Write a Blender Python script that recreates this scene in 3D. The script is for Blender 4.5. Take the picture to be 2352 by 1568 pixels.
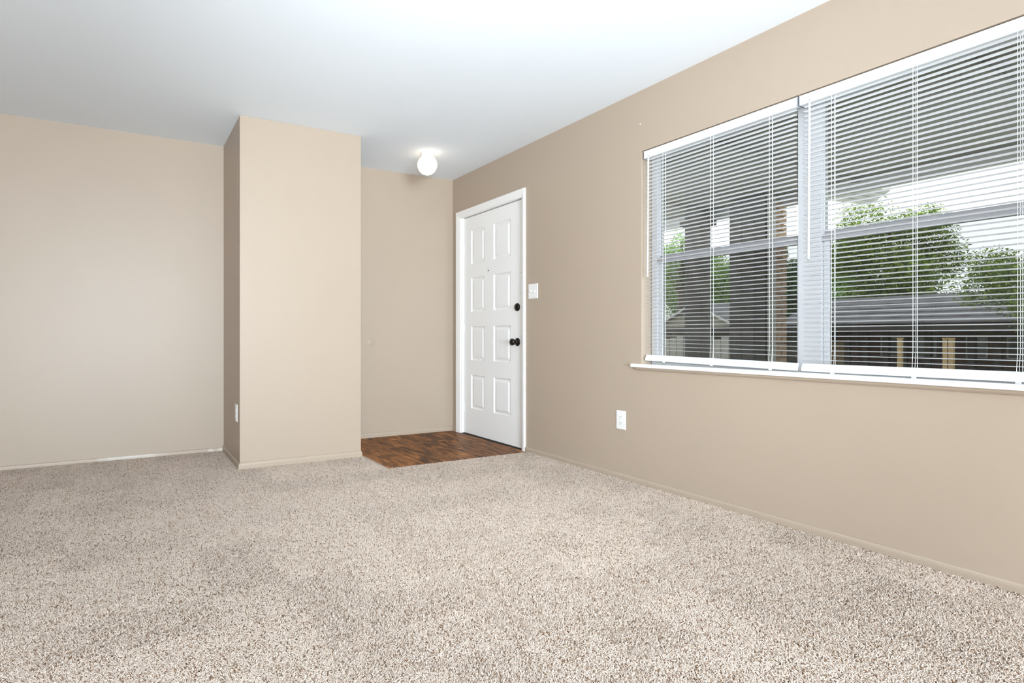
import bpy, math, random
from mathutils import Vector, Matrix
random.seed(7)
for o in list(bpy.data.objects): bpy.data.objects.remove(o, do_unlink=True)
SC = bpy.context.scene
COL = SC.collection
PI = math.pi

# ------------------------------------------------------------------ camera
cam = bpy.data.cameras.new('camera'); cam_o = bpy.data.objects.new('camera', cam); COL.objects.link(cam_o)
cam_o.location = (-2.8374, -4.7675, 0.9131)
cam_o.rotation_euler = (PI/2, 0.0, -0.48133)
cam.sensor_width = 36.0; cam.sensor_fit = 'HORIZONTAL'
cam.lens = 1297.17/2352*36
cam.shift_x = (1176-967.63)/2352
cam.shift_y = -(784-771.66)/2352
cam.clip_start = 0.02; cam.clip_end = 500
SC.camera = cam_o

# ------------------------------------------------------------------ world, lights, exposure
world = bpy.data.worlds.new('overcast_sky'); SC.world = world; world.use_nodes = True
bg = world.node_tree.nodes['Background']
bg.inputs[0].default_value = (0.93, 0.965, 1.0, 1); bg.inputs[1].default_value = 2.6
SC.view_settings.view_transform = 'Standard'; SC.view_settings.look = 'None'
SC.view_settings.gamma = 1.0; SC.view_settings.use_curve_mapping = False
SC.view_settings.exposure = 0.09

def light(name, kind, loc, rot, energy, color, **kw):
    l = bpy.data.lights.new(name, kind); l.energy = energy; l.color = color
    for k, v in kw.items(): setattr(l, k, v)
    o = bpy.data.objects.new(name, l); COL.objects.link(o); o.location = loc; o.rotation_euler = rot
    return o
# added fill light, set in an invented opening of the unseen rear wall
light('rear_fill_light', 'AREA', (-3.35, -9.82, 1.08), (PI/2, 0, 0), 575, (0.755, 0.895, 1.0),
      shape='RECTANGLE', size=2.1, size_y=2.0)
# the photographer's flash on the camera: most of it bounced off the ceiling, a little spilling forward, plus an added fill
light('bounce_flash', 'SPOT', (-2.72, -5.15, 0.80), (math.radians(155), 0, math.radians(-14)), 125, (0.755, 0.895, 1.0), spot_size=math.radians(134), spot_blend=1.0, shadow_soft_size=0.08)
light('bounce_fill_right', 'SPOT', (-1.35, -5.60, 0.70), (math.radians(151), 0, math.radians(6)), 135, (0.755, 0.895, 1.0), spot_size=math.radians(104), spot_blend=1.0, shadow_soft_size=0.45)  # extra off-camera light, added to brighten the ceiling and the entry
light('camera_flash', 'SPOT', (-2.86, -4.86, 1.18), (math.radians(96), 0, math.radians(-36)), 325, (0.84, 0.94, 1.0), spot_size=math.radians(84), spot_blend=1.0, shadow_soft_size=0.035)

# ------------------------------------------------------------------ helpers
def tag(o, label=None, cat=None, group=None, kind=None):
    if label: o['label'] = label
    if cat: o['category'] = cat
    if group: o['group'] = group
    if kind: o['kind'] = kind
    return o

class MB:
    """collects faces for one mesh object"""
    def __init__(s): s.v = []; s.f = []; s.sm = []
    def poly(s, pts, smooth=False):
        n = len(s.v); s.v += [tuple(p) for p in pts]; s.f.append(tuple(range(n, n+len(pts)))); s.sm.append(smooth); return s
    def box(s, a, b, M=None):
        x0, x1 = sorted((a[0], b[0])); y0, y1 = sorted((a[1], b[1])); z0, z1 = sorted((a[2], b[2]))
        P = [(x0,y0,z0),(x1,y0,z0),(x1,y1,z0),(x0,y1,z0),(x0,y0,z1),(x1,y0,z1),(x1,y1,z1),(x0,y1,z1)]
        if M: P = [tuple(M @ Vector(p)) for p in P]
        n = len(s.v); s.v += P
        for q in ((0,3,2,1),(4,5,6,7),(0,1,5,4),(1,2,6,5),(2,3,7,6),(3,0,4,7)):
            s.f.append(tuple(n+i for i in q)); s.sm.append(False)
        return s
    def sweep(s, prof, fn, smooth=True, caps=True, closed=True):
        """prof: list of 2-D points; fn(i, p) -> 3-D for each station list"""
        rings = []
        for st in fn:
            n = len(s.v); s.v += [tuple(st(p)) for p in prof]; rings.append(n)
        m = len(prof)
        for a, b in zip(rings, rings[1:]):
            for i in range(m if closed else m-1):
                j = (i+1) % m
                s.f.append((a+i, a+j, b+j, b+i)); s.sm.append(smooth)
        if caps and closed:
            s.poly([s.v[rings[0]+i] for i in reversed(range(m))]); s.poly([s.v[rings[-1]+i] for i in range(m)])
        return s
    def lathe(s, prof, origin=(0,0,0), axis='z', n=24, smooth=True):
        """prof: (r, h) pairs along the axis"""
        rings = []
        for r, h in prof:
            k = len(s.v); rings.append(k)
            for i in range(n):
                a = 2*PI*i/n; c, d = r*math.cos(a), r*math.sin(a)
                if axis == 'z': p = (c, d, h)
                elif axis == 'x': p = (h, c, d)
                else: p = (d, h, c)
                s.v.append((p[0]+origin[0], p[1]+origin[1], p[2]+origin[2]))
        for a, b in zip(rings, rings[1:]):
            for i in range(n):
                j = (i+1) % n; s.f.append((a+i, a+j, b+j, b+i)); s.sm.append(smooth)
        s.poly([s.v[rings[0]+i] for i in reversed(range(n))]); s.poly([s.v[rings[-1]+i] for i in range(n)])
        return s
    def tube(s, pts, r, n=6):
        pts = [Vector(p) for p in pts]; rings = []
        for k, p in enumerate(pts):
            t = (pts[min(k+1, len(pts)-1)]-pts[max(k-1, 0)]).normalized()
            u = t.orthogonal().normalized() if k == 0 else (u - t*u.dot(t)).normalized()
            w = t.cross(u); rr = r[k] if isinstance(r, (list, tuple)) else r
            n0 = len(s.v); rings.append(n0)
            for i in range(n):
                a = 2*PI*i/n; s.v.append(tuple(p + u*rr*math.cos(a) + w*rr*math.sin(a)))
        for a, b in zip(rings, rings[1:]):
            for i in range(n):
                j = (i+1) % n; s.f.append((a+i, a+j, b+j, b+i)); s.sm.append(True)
        s.poly([s.v[rings[0]+i] for i in reversed(range(n))]); s.poly([s.v[rings[-1]+i] for i in range(n)])
        return s
    def mesh(s, name, mat=None, fix=True):
        me = bpy.data.meshes.new(name); me.from_pydata(s.v, [], s.f)
        me.polygons.foreach_set('use_smooth', s.sm)
        if fix:
            import bmesh
            bm = bmesh.new(); bm.from_mesh(me); bmesh.ops.recalc_face_normals(bm, faces=bm.faces); bm.to_mesh(me); bm.free()
        if mat: me.materials.append(mat)
        me.update(); return me
    def build(s, name, mat, parent=None, bevel=0, loc=None, fix=True):
        o = bpy.data.objects.new(name, s.mesh(name, mat, fix)); COL.objects.link(o)
        if parent: o.parent = parent
        if loc: o.location = loc
        if bevel:
            m = o.modifiers.new('bevel', 'BEVEL'); m.width = bevel; m.segments = 2; m.limit_method = 'ANGLE'; m.angle_limit = math.radians(40)
        return o
def share(name, me, parent=None, loc=(0,0,0), rot=(0,0,0)):
    o = bpy.data.objects.new(name, me); COL.objects.link(o); o.parent = parent; o.location = loc; o.rotation_euler = rot; return o
def empty(name, loc=(0,0,0), rot=(0,0,0)):
    o = bpy.data.objects.new(name, None); COL.objects.link(o); o.location = loc; o.rotation_euler = rot; o.empty_display_size = 0.05; return o
def tree_copy(o, parent=None):
    c = o.copy(); COL.objects.link(c); c.parent = parent
    for ch in list(o.children): tree_copy(ch, c)
    return c

# ------------------------------------------------------------------ materials
MATS = {}
def new_mat(name):
    m = bpy.data.materials.new(name); m.use_nodes = True; MATS[name] = m
    return m, m.node_tree, m.node_tree.nodes['Principled BSDF']
def N(nt, t, **kw):
    n = nt.nodes.new(t)
    for k, v in kw.items():
        if k.startswith('i_'): n.inputs[int(k[2:])].default_value = v
        else: setattr(n, k, v)
    return n
def simple(name, col, rough=0.5, spec=0.5, metal=0.0, noise=0.0, nscale=8.0, bump=0.0, bscale=200.0, coord='Object'):
    m, nt, b = new_mat(name)
    b.inputs['Base Color'].default_value = (*col, 1); b.inputs['Roughness'].default_value = rough
    b.inputs['Specular IOR Level'].default_value = spec; b.inputs['Metallic'].default_value = metal
    tc = N(nt, 'ShaderNodeTexCoord')
    if noise:
        nz = N(nt, 'ShaderNodeTexNoise'); nz.inputs['Scale'].default_value = nscale; nz.inputs['Detail'].default_value = 5
        nt.links.new(tc.outputs[coord], nz.inputs['Vector'])
        mr = N(nt, 'ShaderNodeMapRange'); mr.inputs['To Min'].default_value = 1-noise; mr.inputs['To Max'].default_value = 1+noise
        mr.inputs['From Min'].default_value = 0.3; mr.inputs['From Max'].default_value = 0.7
        nt.links.new(nz.outputs['Fac'], mr.inputs['Value'])
        vm = N(nt, 'ShaderNodeVectorMath', operation='SCALE'); vm.inputs[0].default_value = col
        nt.links.new(mr.outputs[0], vm.inputs['Scale']); nt.links.new(vm.outputs[0], b.inputs['Base Color'])
    if bump:
        nb = N(nt, 'ShaderNodeTexNoise'); nb.inputs['Scale'].default_value = bscale; nb.inputs['Detail'].default_value = 3
        nt.links.new(tc.outputs[coord], nb.inputs['Vector'])
        bp = N(nt, 'ShaderNodeBump'); bp.inputs['Strength'].default_value = bump; bp.inputs['Distance'].default_value = 0.002
        nt.links.new(nb.outputs['Fac'], bp.inputs['Height']); nt.links.new(bp.outputs[0], b.inputs['Normal'])
    return m
WALLC = (0.440, 0.351, 0.274)
M_wall = simple('beige_satin_paint', WALLC, 0.42, 0.45, noise=0.012, nscale=1.6, bump=0.10, bscale=160)
M_ceil = simple('white_ceiling_paint', (0.865, 0.92, 0.98), 0.9, 0.2, bump=0.12, bscale=120)
M_white = simple('white_gloss_paint', (0.905, 0.895, 0.885), 0.35, 0.5, noise=0.01, nscale=3)
M_plast = simple('white_plastic', (0.84, 0.83, 0.815), 0.3, 0.5)
M_slat = simple('white_enamelled_aluminium', (0.88, 0.88, 0.89), 0.35, 0.5)
M_cord = simple('white_cord', (0.85, 0.85, 0.84), 0.7, 0.3)
M_grey = simple('grey_plastic_bracket', (0.42, 0.43, 0.46), 0.4)
M_black = simple('oil_rubbed_bronze', (0.018, 0.015, 0.013), 0.28, 0.6, metal=0.6)
M_dark = simple('dark_gap', (0.02, 0.018, 0.016), 0.8)
M_alu = simple('mill_finish_aluminium', (0.40, 0.40, 0.42), 0.42, 0.5, metal=0.35)
M_frame = simple('pale_window_frame', (0.56, 0.56, 0.575), 0.4, 0.5)
M_sub = simple('subfloor_concrete', (0.32, 0.31, 0.29), 0.9, noise=0.1)
M_slot = simple('socket_slot', (0.10, 0.095, 0.09), 0.6)

def glass_mat(name, tint=(1,1,1), refl=0.05):
    m, nt, b = new_mat(name)
    out = nt.nodes['Material Output']; nt.nodes.remove(b)
    tr = N(nt, 'ShaderNodeBsdfTransparent'); tr.inputs[0].default_value = (*tint, 1)
    gl = N(nt, 'ShaderNodeBsdfGlossy'); gl.inputs['Roughness'].default_value = 0.02
    fr = N(nt, 'ShaderNodeFresnel'); fr.inputs[0].default_value = 1.45
    mx = N(nt, 'ShaderNodeMixShader')
    nt.links.new(fr.outputs[0], mx.inputs[0]); nt.links.new(tr.outputs[0], mx.inputs[1]); nt.links.new(gl.outputs[0], mx.inputs[2])
    nt.links.new(mx.outputs[0], out.inputs[0]); return m
M_glass = glass_mat('window_glass', (0.96, 0.98, 0.97))
def screen_mat():
    m, nt, b = new_mat('insect_screen_mesh')
    out = nt.nodes['Material Output']
    b.inputs['Base Color'].default_value = (0.015, 0.016, 0.017, 1); b.inputs['Roughness'].default_value = 0.7; b.inputs['Specular IOR Level'].default_value = 0.1
    tr = N(nt, 'ShaderNodeBsdfTransparent'); mx = N(nt, 'ShaderNodeMixShader'); mx.inputs[0].default_value = 0.58
    nt.links.new(tr.outputs[0], mx.inputs[1]); nt.links.new(b.outputs[0], mx.inputs[2]); nt.links.new(mx.outputs[0], out.inputs[0]); return m
M_screen = screen_mat()

def globe_mat():
    m, nt, b = new_mat('lit_opal_glass')
    b.inputs['Base Color'].default_value = (0.9, 0.88, 0.84, 1); b.inputs['Roughness'].default_value = 0.25
    b.inputs['Emission Color'].default_value = (1.0, 0.80, 0.56, 1); b.inputs['Emission Strength'].default_value = 1.9
    return m
M_globe = globe_mat()

def base_white_mat():
    # baseboard whose beige paint misses a stretch beside the closet
    m, nt, b = new_mat('baseboard_patchy_paint'); b.inputs['Roughness'].default_value = 0.45
    tc = N(nt, 'ShaderNodeTexCoord'); sp = N(nt, 'ShaderNodeSeparateXYZ'); nt.links.new(tc.outputs['Object'], sp.inputs[0])
    nz = N(nt, 'ShaderNodeTexNoise'); nz.inputs['Scale'].default_value = 9; nt.links.new(tc.outputs['Object'], nz.inputs['Vector'])
    ad = N(nt, 'ShaderNodeMath', operation='MULTIPLY_ADD'); ad.inputs[1].default_value = 0.5
    nt.links.new(nz.outputs['Fac'], ad.inputs[0]); nt.links.new(sp.outputs[0], ad.inputs[2])
    cr = N(nt, 'ShaderNodeValToRGB'); mr = N(nt, 'ShaderNodeMapRange'); mr.inputs['From Min'].default_value = -3.4; mr.inputs['From Max'].default_value = -1.9
    nt.links.new(ad.outputs[0], mr.inputs['Value']); nt.links.new(mr.outputs[0], cr.inputs[0])
    e = cr.color_ramp.elements; w = (*[c*1.05 for c in WALLC], 1); wh = (0.60, 0.53, 0.46, 1)
    e[0].position = 0.40; e[0].color = w; e[1].position = 0.48; e[1].color = wh
    a = e.new(0.64); a.color = wh; a = e.new(0.74); a.color = w
    a = e.new(0.955); a.color = w; a = e.new(0.97); a.color = wh
    nt.links.new(cr.outputs[0], b.inputs['Base Color']); return m
M_base = simple('baseboard_beige_paint', tuple(c*1.0 for c in WALLC), 0.38, 0.5)
M_base2 = base_white_mat()

def wood_mat():
    m, nt, b = new_mat('walnut_vinyl_plank'); b.inputs['Roughness'].default_value = 0.5; b.inputs['Specular IOR Level'].default_value = 0.12
    tc = N(nt, 'ShaderNodeTexCoord'); oi = N(nt, 'ShaderNodeObjectInfo')
    mp = N(nt, 'ShaderNodeMapping'); mp.inputs['Scale'].default_value = (15, 3.6, 4)
    off = N(nt, 'ShaderNodeVectorMath', operation='SCALE'); off.inputs[0].default_value = (17, 31, 5)
    nt.links.new(oi.outputs['Random'], off.inputs['Scale'])
    add = N(nt, 'ShaderNodeVectorMath', operation='ADD'); nt.links.new(tc.outputs['Object'], add.inputs[0]); nt.links.new(off.outputs[0], add.inputs[1])
    nt.links.new(add.outputs[0], mp.inputs['Vector'])
    n1 = N(nt, 'ShaderNodeTexNoise'); n1.inputs['Scale'].default_value = 1.0; n1.inputs['Detail'].default_value = 6; n1.inputs['Distortion'].default_value = 1.3; n1.inputs['Roughness'].default_value = 0.6
    nt.links.new(mp.outputs[0], n1.inputs['Vector'])
    mp2 = N(nt, 'ShaderNodeMapping'); mp2.inputs['Scale'].default_value = (90, 4, 20); nt.links.new(add.outputs[0], mp2.inputs['Vector'])
    n2 = N(nt, 'ShaderNodeTexNoise'); n2.inputs['Scale'].default_value = 1.0; n2.inputs['Detail'].default_value = 4; nt.links.new(mp2.outputs[0], n2.inputs['Vector'])
    mix = N(nt, 'ShaderNodeMath', operation='MULTIPLY_ADD'); mix.inputs[1].default_value = 0.22; nt.links.new(n2.outputs['Fac'], mix.inputs[0])
    s = N(nt, 'ShaderNodeMath', operation='MULTIPLY_ADD'); s.inputs[1].default_value = 0.10; s.inputs[2].default_value = -0.16; nt.links.new(oi.outputs['Random'], s.inputs[0])
    t = N(nt, 'ShaderNodeMath', operation='ADD'); nt.links.new(n1.outputs['Fac'], t.inputs[0]); nt.links.new(s.outputs[0], t.inputs[1]); nt.links.new(t.outputs[0], mix.inputs[2])
    cr = N(nt, 'ShaderNodeValToRGB'); nt.links.new(mix.outputs[0], cr.inputs[0])
    e = cr.color_ramp.elements
    e[0].position = 0.36; e[0].color = (0.085, 0.043, 0.024, 1); e[1].position = 0.72; e[1].color = (0.52, 0.24, 0.085, 1)
    a = e.new(0.46); a.color = (0.175, 0.073, 0.029, 1); a = e.new(0.57); a.color = (0.33, 0.135, 0.045, 1)
    nt.links.new(cr.outputs[0], b.inputs['Base Color'])
    return m
M_wood = wood_mat()

def carpet_mat():
    m, nt, b = new_mat('speckled_frieze_yarn'); b.inputs['Roughness'].default_value = 0.95; b.inputs['Specular IOR Level'].default_value = 0.1
    at = N(nt, 'ShaderNodeAttribute'); at.attribute_name = 'yarn'
    geo = N(nt, 'ShaderNodeNewGeometry')
    nz = N(nt, 'ShaderNodeTexNoise'); nz.inputs['Scale'].default_value = 5.0; nz.inputs['Detail'].default_value = 4; nt.links.new(geo.outputs['Position'], nz.inputs['Vector'])
    ad = N(nt, 'ShaderNodeMath', operation='MULTIPLY_ADD'); ad.inputs[1].default_value = 0.14
    nt.links.new(nz.outputs['Fac'], ad.inputs[0]); nt.links.new(at.outputs['Fac'], ad.inputs[2])
    cr = N(nt, 'ShaderNodeValToRGB'); nt.links.new(ad.outputs[0], cr.inputs[0])
    e = cr.color_ramp.elements
    e[0].position = 0.0; e[0].color = (0.96, 0.815, 0.705, 1); e[1].position = 1.0; e[1].color = (0.12, 0.06, 0.03, 1)
    a = e.new(0.66); a.color = (0.93, 0.775, 0.655, 1); a = e.new(0.74); a.color = (0.72, 0.55, 0.42, 1); a = e.new(0.82); a.color = (0.29, 0.165, 0.09, 1)
    nt.links.new(cr.outputs[0], b.inputs['Base Color'])
    # soft yarn: shading normal leans towards the pile direction
    vm = N(nt, 'ShaderNodeMix', data_type='VECTOR'); vm.inputs['Factor'].default_value = 0.45
    nt.links.new(geo.outputs['Normal'], vm.inputs[4]); vm.inputs[5].default_value = (0, 0, 1)
    nv = N(nt, 'ShaderNodeVectorMath', operation='NORMALIZE'); nt.links.new(vm.outputs[1], nv.inputs[0]); nt.links.new(nv.outputs[0], b.inputs['Normal'])
    return m
M_carpet = carpet_mat()
M_backing = simple('carpet_backing', (0.93, 0.78, 0.67), 0.95, 0.1, noise=0.25, nscale=160)

# ------------------------------------------------------------------ room dimensions (metres)
H = 2.44                     # ceiling
XL, YF = -4.6, -9.8          # left wall, rear wall (behind the camera)
CX0, CX1, CY = -2.143, -1.248, -0.731      # closet: left face, right face, front face
VX, VY = -1.218, -1.178      # vinyl entry: left edge, front edge
ZS = -0.014                  # top of the subfloor
DOOR_Y0, DOOR_Y1, DOOR_Z = -1.115, -0.150, 2.045      # rough opening
WIN_Y0, WIN_Y1, WIN_Z0, WIN_Z1 = -4.150, -2.290, 0.725, 2.061
WT = 0.16                    # right wall thickness

def struct(name, mb, mat, label, cat, **kw):
    return tag(mb.build(name, mat, **kw), label, cat, kind='structure')

struct('floor', MB().box((XL, YF, -0.12), (0, 0, ZS)), M_sub, 'grey subfloor slab lying under the carpet and the entry planks', 'floor')
struct('ceiling', MB().box((XL-0.15, YF-0.15, H), (WT, 0.15, H+0.12)), M_ceil, 'smooth white painted ceiling over the whole room', 'ceiling')
struct('wall_back', MB().box((XL-0.15, 0, -0.12), (WT, 0.15, H)), M_wall, 'beige satin wall at the back, left of the closet and behind the entry', 'wall')
struct('wall_left', MB().box((XL-0.15, YF-0.15, -0.12), (XL, 0, H)), M_wall, 'beige side wall left of the carpet, outside the frame', 'wall')
mb = MB()
for a, b in (((XL, -0.12), (-4.42, H)), ((-2.28, -0.12), (WT, H)), ((-4.42, 2.10), (-2.28, H)), ((-4.42, -0.12), (-2.28, 0.06))):  # wall pieces around an opening made up to hold the rear fill
    mb.box((a[0], YF-0.15, a[1]), (b[0], YF, b[1]))
struct('wall_front', mb, M_wall, 'beige wall behind the camera with an opening added for the fill light', 'wall')
mb = MB()
mb.box((0, YF-0.15, -0.12), (WT, WIN_Y0, H)); mb.box((0, WIN_Y0, -0.12), (WT, WIN_Y1, WIN_Z0)); mb.box((0, WIN_Y0, WIN_Z1), (WT, WIN_Y1, H))
mb.box((0, WIN_Y1, -0.12), (WT, DOOR_Y0, H)); mb.box((0, DOOR_Y0, DOOR_Z), (WT, DOOR_Y1, H)); mb.box((0, DOOR_Y1, -0.12), (WT, 0, H))
mb.box((0, DOOR_Y0, -0.12), (WT, DOOR_Y1, -0.02))
struct('wall_right', mb, M_wall, 'beige wall on the right with the front door and the blinded window', 'wall')
mb = MB()
t = 0.10
mb.box((CX0, CY, 0.0), (CX1, CY+t, H)); mb.box((CX0, CY+t, 0.0), (CX0+t, 0, H)); mb.box((CX1-t, CY+t, 0.0), (CX1, 0, H))
struct('wall_closet', mb, M_wall, 'beige boxed-out closet wall jutting into the room beside the entry', 'wall', bevel=0.003)

# baseboards: low moulding with a rounded top edge
def base(name, p0, p1, nrm, z0, h, mat, label):
    d = 0.011
    prof = [(0, 0), (d, 0), (d, h*0.62), (d*0.85, h*0.84), (d*0.5, h*0.97), (0, h)]
    st = lambda P: (lambda q: (P[0]+nrm[0]*q[0], P[1]+nrm[1]*q[0], z0+q[1]))
    return struct(name, MB().sweep(prof, [st(p0), st(p1)], smooth=False), mat, label, 'baseboard')
zb = -0.012
base('baseboard_back', (XL, 0), (CX0, 0), (0, -1), zb, 0.032, M_base2, 'low beige baseboard along the left back wall with a bare white stretch')
base('baseboard_closet', (CX0, CY), (CX1, CY), (0, -1), zb, 0.052, M_base, 'low beige baseboard across the front of the closet')
base('baseboard_closet_side', (CX0, 0), (CX0, CY-0.011), (-1, 0), zb, 0.048, M_base, 'low beige baseboard on the shaded side of the closet')
base('baseboard_closet_entry', (CX1, CY), (CX1, 0), (1, 0), zb, 0.045, M_base, 'low beige baseboard on the entry side of the closet')
base('baseboard_entry', (CX1, 0), (0, 0), (0, -1), zb, 0.045, M_base, 'low beige baseboard behind the wooden entry floor')
base('baseboard_right', (0, YF), (0, -1.142), (-1, 0), zb, 0.040, M_base, 'low beige baseboard running under the window')
base('baseboard_door_corner', (0, -0.080), (0, 0), (-1, 0), zb, 0.045, M_base, 'tiny beige baseboard piece between entry corner and door casing')

# ------------------------------------------------------------------ entry floor: vinyl planks
ef = empty('floor_entry', (0, 0, 0)); tag(ef, 'brown wood-look plank floor in front of the entry door', 'floor', kind='structure')
pw = 0.1523; ncol = 8
r2 = random.Random(3)
for c in range(ncol):
    x0 = VX + c*pw; x1 = min(x0+pw, 0.0)
    cut = -0.15 - 0.85*((c*0.618+0.2) % 1)
    for ya, yb in ((VY, cut), (cut, 0.0)):
        g = 0.0005
        h = r2.uniform(-0.0003, 0.0003)
        MB().box((x0+g, ya+g, ZS), (x1-g, yb-g, -0.010+h)).build('plank', M_wood, ef, bevel=0.0006)

# ------------------------------------------------------------------ carpet (frieze pile built as tufts)
def tuft_tile(seed, size=0.25, dens=80000, pile=0.0105):
    r = random.Random(seed); V = []; F = []; A = []
    n = int(dens*size*size); g = int(math.sqrt(n)); step = size/g
    for i in range(g):
        for j in range(g):
            x = -size/2 + (i+0.5+r.uniform(-.45, .45))*step; y = -size/2 + (j+0.5+r.uniform(-.45, .45))*step
            az = r.uniform(0, 2*PI); lean = r.uniform(0.55, 1.35); rad = r.uniform(0.0012, 0.0019); L = pile*r.uniform(0.8, 1.1)
            val = r.random()
            dx, dy = math.cos(az), math.sin(az)
            bend = r.uniform(-0.9, 0.9); ex, ey = math.cos(az+bend), math.sin(az+bend)
            p0 = (x, y, 0.0); l1 = L*0.55
            p1 = (x+dx*l1*math.sin(lean*0.6), y+dy*l1*math.sin(lean*0.6), l1*math.cos(lean*0.6))
            l2 = L*0.6
            p2 = (p1[0]+ex*l2*math.sin(lean), p1[1]+ey*l2*math.sin(lean), p1[2]+l2*math.cos(lean)*0.8)
            rot = r.uniform(0, 2*PI); b = len(V)
            for k, (p, rr) in enumerate(((p0, rad), (p1, rad*1.15), (p2, rad*0.75))):
                for q in range(3):
                    a = rot + 2*PI*q/3 + k*0.7
                    V.append((p[0]+rr*math.cos(a), p[1]+rr*math.sin(a), p[2] + (0.3*rr*math.sin(a) if k else 0)))
            for k in range(2):
                for q in range(3):
                    q2 = (q+1) % 3; F.append((b+k*3+q, b+k*3+q2, b+k*3+3+q2, b+k*3+3+q))
            F.append((b+6, b+7, b+8))
            A += [val*0.80]*9
    me = bpy.data.meshes.new('carpet_tufts'); me.from_pydata(V, [], F)
    me.polygons.foreach_set('use_smooth', [True]*len(F))
    at = me.attributes.new('yarn', 'FLOAT', 'POINT'); at.data.foreach_set('value', A)
    me.materials.append(M_carpet); me.update()
    return bpy.data.objects.new('carpet_tufts', me)      # referenced by the node group only
def carpet():
    V = []; F = []; SCL = []; ROT = []; SEL = []
    def quad(x0, x1, y0, y1):
        n = len(V); V.extend([(x0,y0,ZS+0.001),(x1,y0,ZS+0.001),(x1,y1,ZS+0.001),(x0,y1,ZS+0.001)]); F.append((n,n+1,n+2,n+3))
        SCL.extend([(1,1,1)]*4); ROT.extend([0.0]*4); SEL.extend([False]*4)
    r = random.Random(11)
    def tiles(x0, x1, y0, y1):
        nx = max(1, round((x1-x0)/0.25)); ny = max(1, round((y1-y0)/0.25)); sx = (x1-x0)/nx; sy = (y1-y0)/ny
        for i in range(nx):
            for j in range(ny):
                k = r.randrange(4); V.append((x0+(i+.5)*sx, y0+(j+.5)*sy, ZS+0.001))
                s = (sx/0.25, sy/0.25) if k % 2 == 0 else (sy/0.25, sx/0.25)
                SCL.append((s[0], s[1], 1)); ROT.append(k*PI/2); SEL.append(True)
    quad(XL, CX0, CY, 0); quad(XL, VX, VY, CY); quad(XL, 0, YF, VY)
    e = 0.010
    tiles(XL+0.5, CX0-e, CY, -e); tiles(XL+0.5, CX1+e, VY, CY-e); tiles(CX1+e, VX-0.003, VY, CY+0.005); tiles(XL+0.5, -e, -5.6, VY-0.004)
    me = bpy.data.meshes.new('carpet'); me.from_pydata(V, [], F); me.materials.append(M_backing)
    a = me.attributes.new('tile_scale', 'FLOAT_VECTOR', 'POINT'); a.data.foreach_set('vector', [c for s in SCL for c in s])
    a = me.attributes.new('tile_rot', 'FLOAT', 'POINT'); a.data.foreach_set('value', ROT)
    a = me.attributes.new('is_tile', 'BOOLEAN', 'POINT'); a.data.foreach_set('value', SEL)
    o = bpy.data.objects.new('carpet', me); COL.objects.link(o)
    ng = bpy.data.node_groups.new('carpet_pile', 'GeometryNodeTree')
    ng.interface.new_socket('Geometry', in_out='INPUT', socket_type='NodeSocketGeometry')
    ng.interface.new_socket('Geometry', in_out='OUTPUT', socket_type='NodeSocketGeometry')
    nd = ng.nodes; lk = ng.links.new
    gi = nd.new('NodeGroupInput'); go = nd.new('NodeGroupOutput')
    jv = nd.new('GeometryNodeJoinGeometry')
    for s in range(4):
        oi = nd.new('GeometryNodeObjectInfo'); oi.inputs['Object'].default_value = tuft_tile(100+s); oi.inputs['As Instance'].default_value = False
        g2 = nd.new('GeometryNodeGeometryToInstance'); lk(oi.outputs['Geometry'], g2.inputs[0]); lk(g2.outputs[0], jv.inputs[0])
    def attr(name, t):
        n = nd.new('GeometryNodeInputNamedAttribute'); n.data_type = t; n.inputs['Name'].default_value = name; return n.outputs['Attribute']
    iop = nd.new('GeometryNodeInstanceOnPoints'); iop.inputs['Pick Instance'].default_value = True
    lk(gi.outputs[0], iop.inputs['Points']); lk(attr('is_tile', 'BOOLEAN'), iop.inputs['Selection'])
    lk(jv.outputs[0], iop.inputs['Instance']); lk(attr('tile_scale', 'FLOAT_VECTOR'), iop.inputs['Scale'])
    cx = nd.new('ShaderNodeCombineXYZ'); lk(attr('tile_rot', 'FLOAT'), cx.inputs[2])
    e2r = nd.new('FunctionNodeEulerToRotation'); lk(cx.outputs[0], e2r.inputs[0]); lk(e2r.outputs[0], iop.inputs['Rotation'])
    rv = nd.new('FunctionNodeRandomValue'); rv.data_type = 'INT'; rv.inputs[4].default_value = 0; rv.inputs[5].default_value = 3
    lk(rv.outputs[2], iop.inputs['Instance Index'])
    jo = nd.new('GeometryNodeJoinGeometry'); lk(iop.outputs[0], jo.inputs[0]); lk(gi.outputs[0], jo.inputs[0]); lk(jo.outputs[0], go.inputs[0])
    m = o.modifiers.new('pile', 'NODES'); m.node_group = ng
    return o
tag(carpet(), 'cream and brown speckled frieze carpet covering the room', 'carpet', kind='stuff')

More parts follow.
